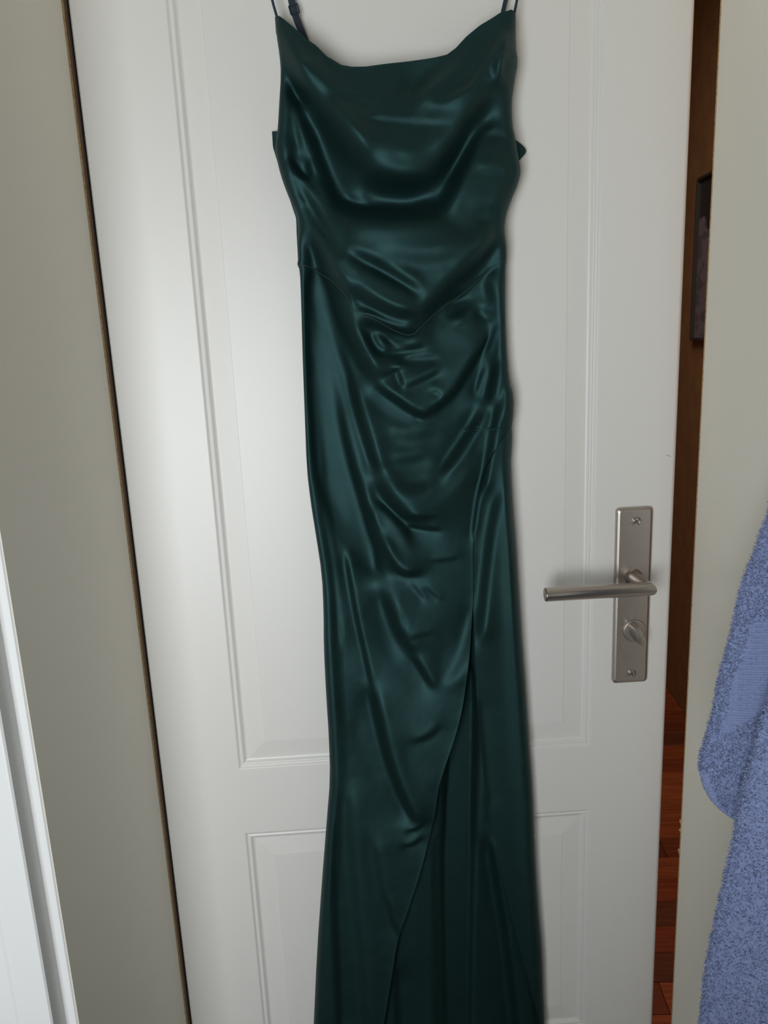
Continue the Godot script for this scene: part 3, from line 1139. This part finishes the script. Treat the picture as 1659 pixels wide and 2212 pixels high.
	put("skirt_side", sheet(slit_r, out_r, func(s): return top_r, hem, 60, 460, rr), M.satin, dress)
	# the frayed stitching of the waist seam
	var seam := []
	for i in 241:
		var s := i / 240.0
		var y: float = low.call(s)
		var x := lerpf(side_at(out_l, y), side_at(out_r, y), s)
		var z := front(x, y, 0.0014)
		var c := PackedVector3Array()
		for k in 5:
			var an := TAU * k / 5
			c.append(Vector3(x, y + cos(an) * 0.00045, z + sin(an) * 0.00045))
		seam.append(c)
	put("waist_seam", grid(seam, true), M.thread, dress)
	# hanging straps, front and back
	strap(dress, [240, 1768, 236, 1784, 233, 1805], 0.003, 0.026)
	strap(dress, [273, 1741, 267, 1757, 262, 1769, 258, 1785, 255, 1804], 0.008, 0.01)
	strap(dress, [502, 1763, 507, 1782, 513, 1802], 0.005, 0.012)
	strap(dress, [514, 1761, 518, 1778, 522, 1797], 0.003, 0.024)
	# back of the dress, near the door
	reset_folds()
	steep(-1.7, 9, [429, 948, 418, 834, 408, 722, 405, 605, 405, 481, 403, 262])
	steep(1.7, 9, [454, 947, 450, 832, 445, 712, 439, 602, 434, 478, 428, 259])
	steep(-0.7, 6, [385, 685, 385, 566, 385, 440, 383, 264])
	steep(1.3, 7, [472, 678, 487, 565, 499, 464, 516, 250])
	steep(-1.2, 6, [320, 463, 319, 360, 318, 270])
	settle()
	put("bodice_back", sheet(bb_l, bb_r, func(s): return 1.6515 - 0.006 * sin(s * PI), func(s): return bb_l[-1].y, 90, 50, func(x, y, s): return 0.007 + 0.0012 * sin(x * 260.0) * sin(y * 170.0)), M.satin, dress)
	var back_l := PackedVector2Array()
	var back_r := PackedVector2Array()
	for p in out_l:
		if p.y < 1.50:
			back_l.append(p + Vector2(0.002, 0))
	for p in out_r:
		if p.y < 1.50:
			back_r.append(p - Vector2(0.002, 0))
	var bk := put("skirt_back", sheet(back_l, back_r, func(s): return 1.495, hem, 110, 300, func(x, y, s): return clampf(0.0165 + bump(x, y) + crinkle.get_noise_2d(x * 600.0, y * 250.0) * 0.0008, 0.0035, 0.0240) - 0.009 * clampf((y - 0.95) / 0.12, 0.0, 1.0)), M.satin, dress)
	bk.set_meta("label", "inside of the skirt back, seen in the slit")
	# slider on the left back strap
	var sl := begin()
	for s in [-1.0, 1.0]:
		block(sl, Vector3(-0.0055, s * 0.0045 - 0.0008, -0.001), Vector3(0.0055, s * 0.0045 + 0.0008, 0.0012), 0.0005)
		block(sl, Vector3(s * 0.005 - 0.0008, -0.0045, -0.001), Vector3(s * 0.005 + 0.0008, 0.0045, 0.0012), 0.0005)
	var slider := put("strap_slider", sl.commit(), M.strap, dress)
	slider.position = SLIDER
	slider.rotation.z = 0.25


const SLIDER := Vector3(0.2598, 1.7795, 0.0112)


func strap(parent, p: Array, width: float, z: float):
	var line := rounded(outline_of(p), 3)
	var rows := []
	for k in line.size():
		var d := (line[mini(k + 1, line.size() - 1)] - line[maxi(k - 1, 0)]).normalized()
		var n := Vector2(-d.y, d.x) * width / 2
		var c := PackedVector3Array()
		for s in [[-1.0, 0.0003], [-0.8, 0.0009], [0.8, 0.0009], [1.0, 0.0003], [1.0, -0.0003], [0.8, -0.0009], [-0.8, -0.0009], [-1.0, -0.0003]]:
			c.append(Vector3(line[k].x + n.x * s[0], line[k].y + n.y * s[0], z + s[1]))
		rows.append(c)
	put("strap", grid(rows, true), M.strap, parent)


# ---------------------------------------------------------------- the towel
var pile := FastNoiseLite.new()


func towel_sheet(line: PackedVector2Array, z0: float, wide: float, ribs: bool, bulge: float) -> Array:
	# front and rolled edge of a hanging layer; returns [rows, loop places]
	var rows := []
	var ys := []
	var y := line[0].y
	while y > line[-1].y:
		ys.append(y)
		y -= 0.0009
	var nu := 110
	for j in ys.size():
		var row := PackedVector3Array()
		var yy: float = ys[j]
		var xl := side_at(line, yy)
		for i in nu + 1:
			row.append(towel_point(xl, yy, float(i) / nu, z0, wide, ribs, bulge, line))
		rows.append(row)
	return rows


func towel_point(xl: float, y: float, t: float, z0: float, wide: float, ribs: bool, bulge: float, line: PackedVector2Array) -> Vector3:
	# t below 0.12 is the half-round edge, then the face runs to the right and towards the camera
	var r := 0.0055
	var p: Vector3
	var n: Vector3
	if t < 0.12:
		var a := PI * (1.0 - t / 0.12) * 0.95
		p = Vector3(xl + r - r * sin(a) - r * 0.0, y, z0 + r * cos(a))
		n = Vector3(-sin(a), 0, cos(a))
	else:
		var s := (t - 0.12) / 0.88 * wide
		p = Vector3(xl + r + s, y, z0 + r + bulge * sin(clampf(s / 0.10, 0.0, 1.0) * PI * 0.5) + 0.006 * sin(s * 45.0 + y * 9.0) * clampf(s / 0.03, 0.0, 1.0))
		n = Vector3(-0.2, 0, 1).normalized()
	var fluff := pile.get_noise_3d(p.x * 1000.0, y * 1000.0, p.z * 1000.0)
	var high := 0.0016 * fluff
	if ribs and in_band(xl, y, p.x):
		high = 0.0034 * sqrt(absf(sin(band_place(xl, y, p.x) * PI / 0.0054))) - 0.0016 + 0.0002 * fluff
	return p + n * high


func band_place(xl: float, y: float, x: float) -> float:
	return y - 0.05 * (x - xl)


func in_band(xl: float, y: float, x: float) -> bool:
	var s := x - xl
	return s > 0.006 + 0.06 * (y - 0.99) and y > 0.998 + 1.05 * (s - 0.008) and band_place(xl, y, x) < 1.128


func build_towels():
	pile.seed = 15
	pile.frequency = 0.22
	pile.fractal_octaves = 3
	var towel := thing("towel", "blue terry towel with a ribbed band, hanging at the right edge", "towel")
	var one := rounded(outline_of([714, 1224, 709, 1211, 705, 1195, 701, 1181, 697, 1170, 692, 1146, 689, 1123, 685, 1099, 677, 1060, 673, 1020, 668, 999, 664, 979, 662, 964, 665, 945, 671, 931, 680, 918, 694, 906, 709, 895, 725, 888]), 2)
	var two := rounded(outline_of([707, 1083, 698, 1047, 692, 1009, 686, 976, 681, 939, 679, 916, 674, 881, 668, 836, 663, 796, 659, 758, 658, 712, 655, 643]), 2)
	var up := PackedVector2Array([Vector2(0.735, 1.45), Vector2(0.726, 1.30)])
	up.append_array(one)
	var up2 := PackedVector2Array([Vector2(0.735, 1.45), Vector2(0.724, 1.25)])
	up2.append_array(two)
	var r1 := towel_sheet(up, 0.266, 0.16, true, 0.03)
	var r2 := towel_sheet(up2, 0.318, 0.16, false, 0.045)
	var back := put("back_layer", grid(r1), M.terry, towel)
	back.set_meta("label", "hanging towel end with ribbed border band")
	var fore := put("front_layer", grid(r2), M.terry, towel)
	fore.set_meta("label", "fluffy towel layer hanging lower")
	loops(towel, r1, up, true, 26000, 5)
	loops(towel, r2, up2, false, 34000, 6)


func loops(towel, rows: Array, line: PackedVector2Array, ribs: bool, count: int, seed_value: int):
	# the terry pile: small bent loops standing on the cloth
	var rng := RandomNumberGenerator.new()
	rng.seed = seed_value
	var st := begin()
	var w := 0.00042
	var pts := [Vector3(-w, 0, 0), Vector3(w, 0, 0), Vector3(w * 0.9, 0.0014, 0.0003), Vector3(-w * 0.9, 0.0014, 0.0003), Vector3(w * 0.6, 0.0024, 0.0012), Vector3(-w * 0.6, 0.0024, 0.0012)]
	quad(st, pts[0], pts[1], pts[2], pts[3], Vector3.BACK)
	quad(st, pts[3], pts[2], pts[4], pts[5], Vector3(0, 0.6, 1))
	var mesh := st.commit()
	var mm := MultiMesh.new()
	mm.transform_format = MultiMesh.TRANSFORM_3D
	mm.use_colors = true
	mm.mesh = mesh
	var places: Array[Transform3D] = []
	var tints := PackedColorArray()
	var nu: int = rows[0].size()
	while places.size() < count:
		var j := rng.randi_range(1, rows.size() - 2)
		var i := rng.randi_range(3, int(nu * 0.80))
		var p: Vector3 = rows[j][i]
		if p.y > 1.30:
			continue
		var xl := side_at(line, p.y)
		if ribs and (in_band(xl, p.y + rng.randf_range(-0.006, 0.006), p.x) and rng.randf() < 0.985 or p.y < 0.958 and p.x - xl < 0.008):
			continue
		var du: Vector3 = rows[j][i + 1] - rows[j][i - 1]
		var dv: Vector3 = rows[j - 1][i] - rows[j + 1][i]
		var n := du.cross(dv).normalized()
		var lean := (n + Vector3(rng.randf_range(-0.8, 0.8), rng.randf_range(-1.1, 0.5), rng.randf_range(-0.6, 0.6))).normalized()
		var side := lean.cross(Vector3(rng.randf_range(-1, 1), rng.randf_range(-1, 1), rng.randf_range(-1, 1))).normalized()
		var size := rng.randf_range(0.8, 1.5)
		places.append(Transform3D(Basis(side, lean, side.cross(lean)).scaled_local(Vector3(1, size, size)), p + du * rng.randf_range(-0.3, 0.3) + dv * rng.randf_range(-0.3, 0.3)))
		var k := rng.randf_range(0.72, 1.0)
		tints.append(Color(k * 0.97, k * 0.98, k))
	mm.instance_count = count
	for k in count:
		mm.set_instance_transform(k, places[k])
		mm.set_instance_color(k, tints[k])
	var o := MultiMeshInstance3D.new()
	o.name = "terry_loops"
	o.multimesh = mm
	o.material_override = M.loop
	o.set_meta("kind", "stuff")
	towel.add_child(o, true)
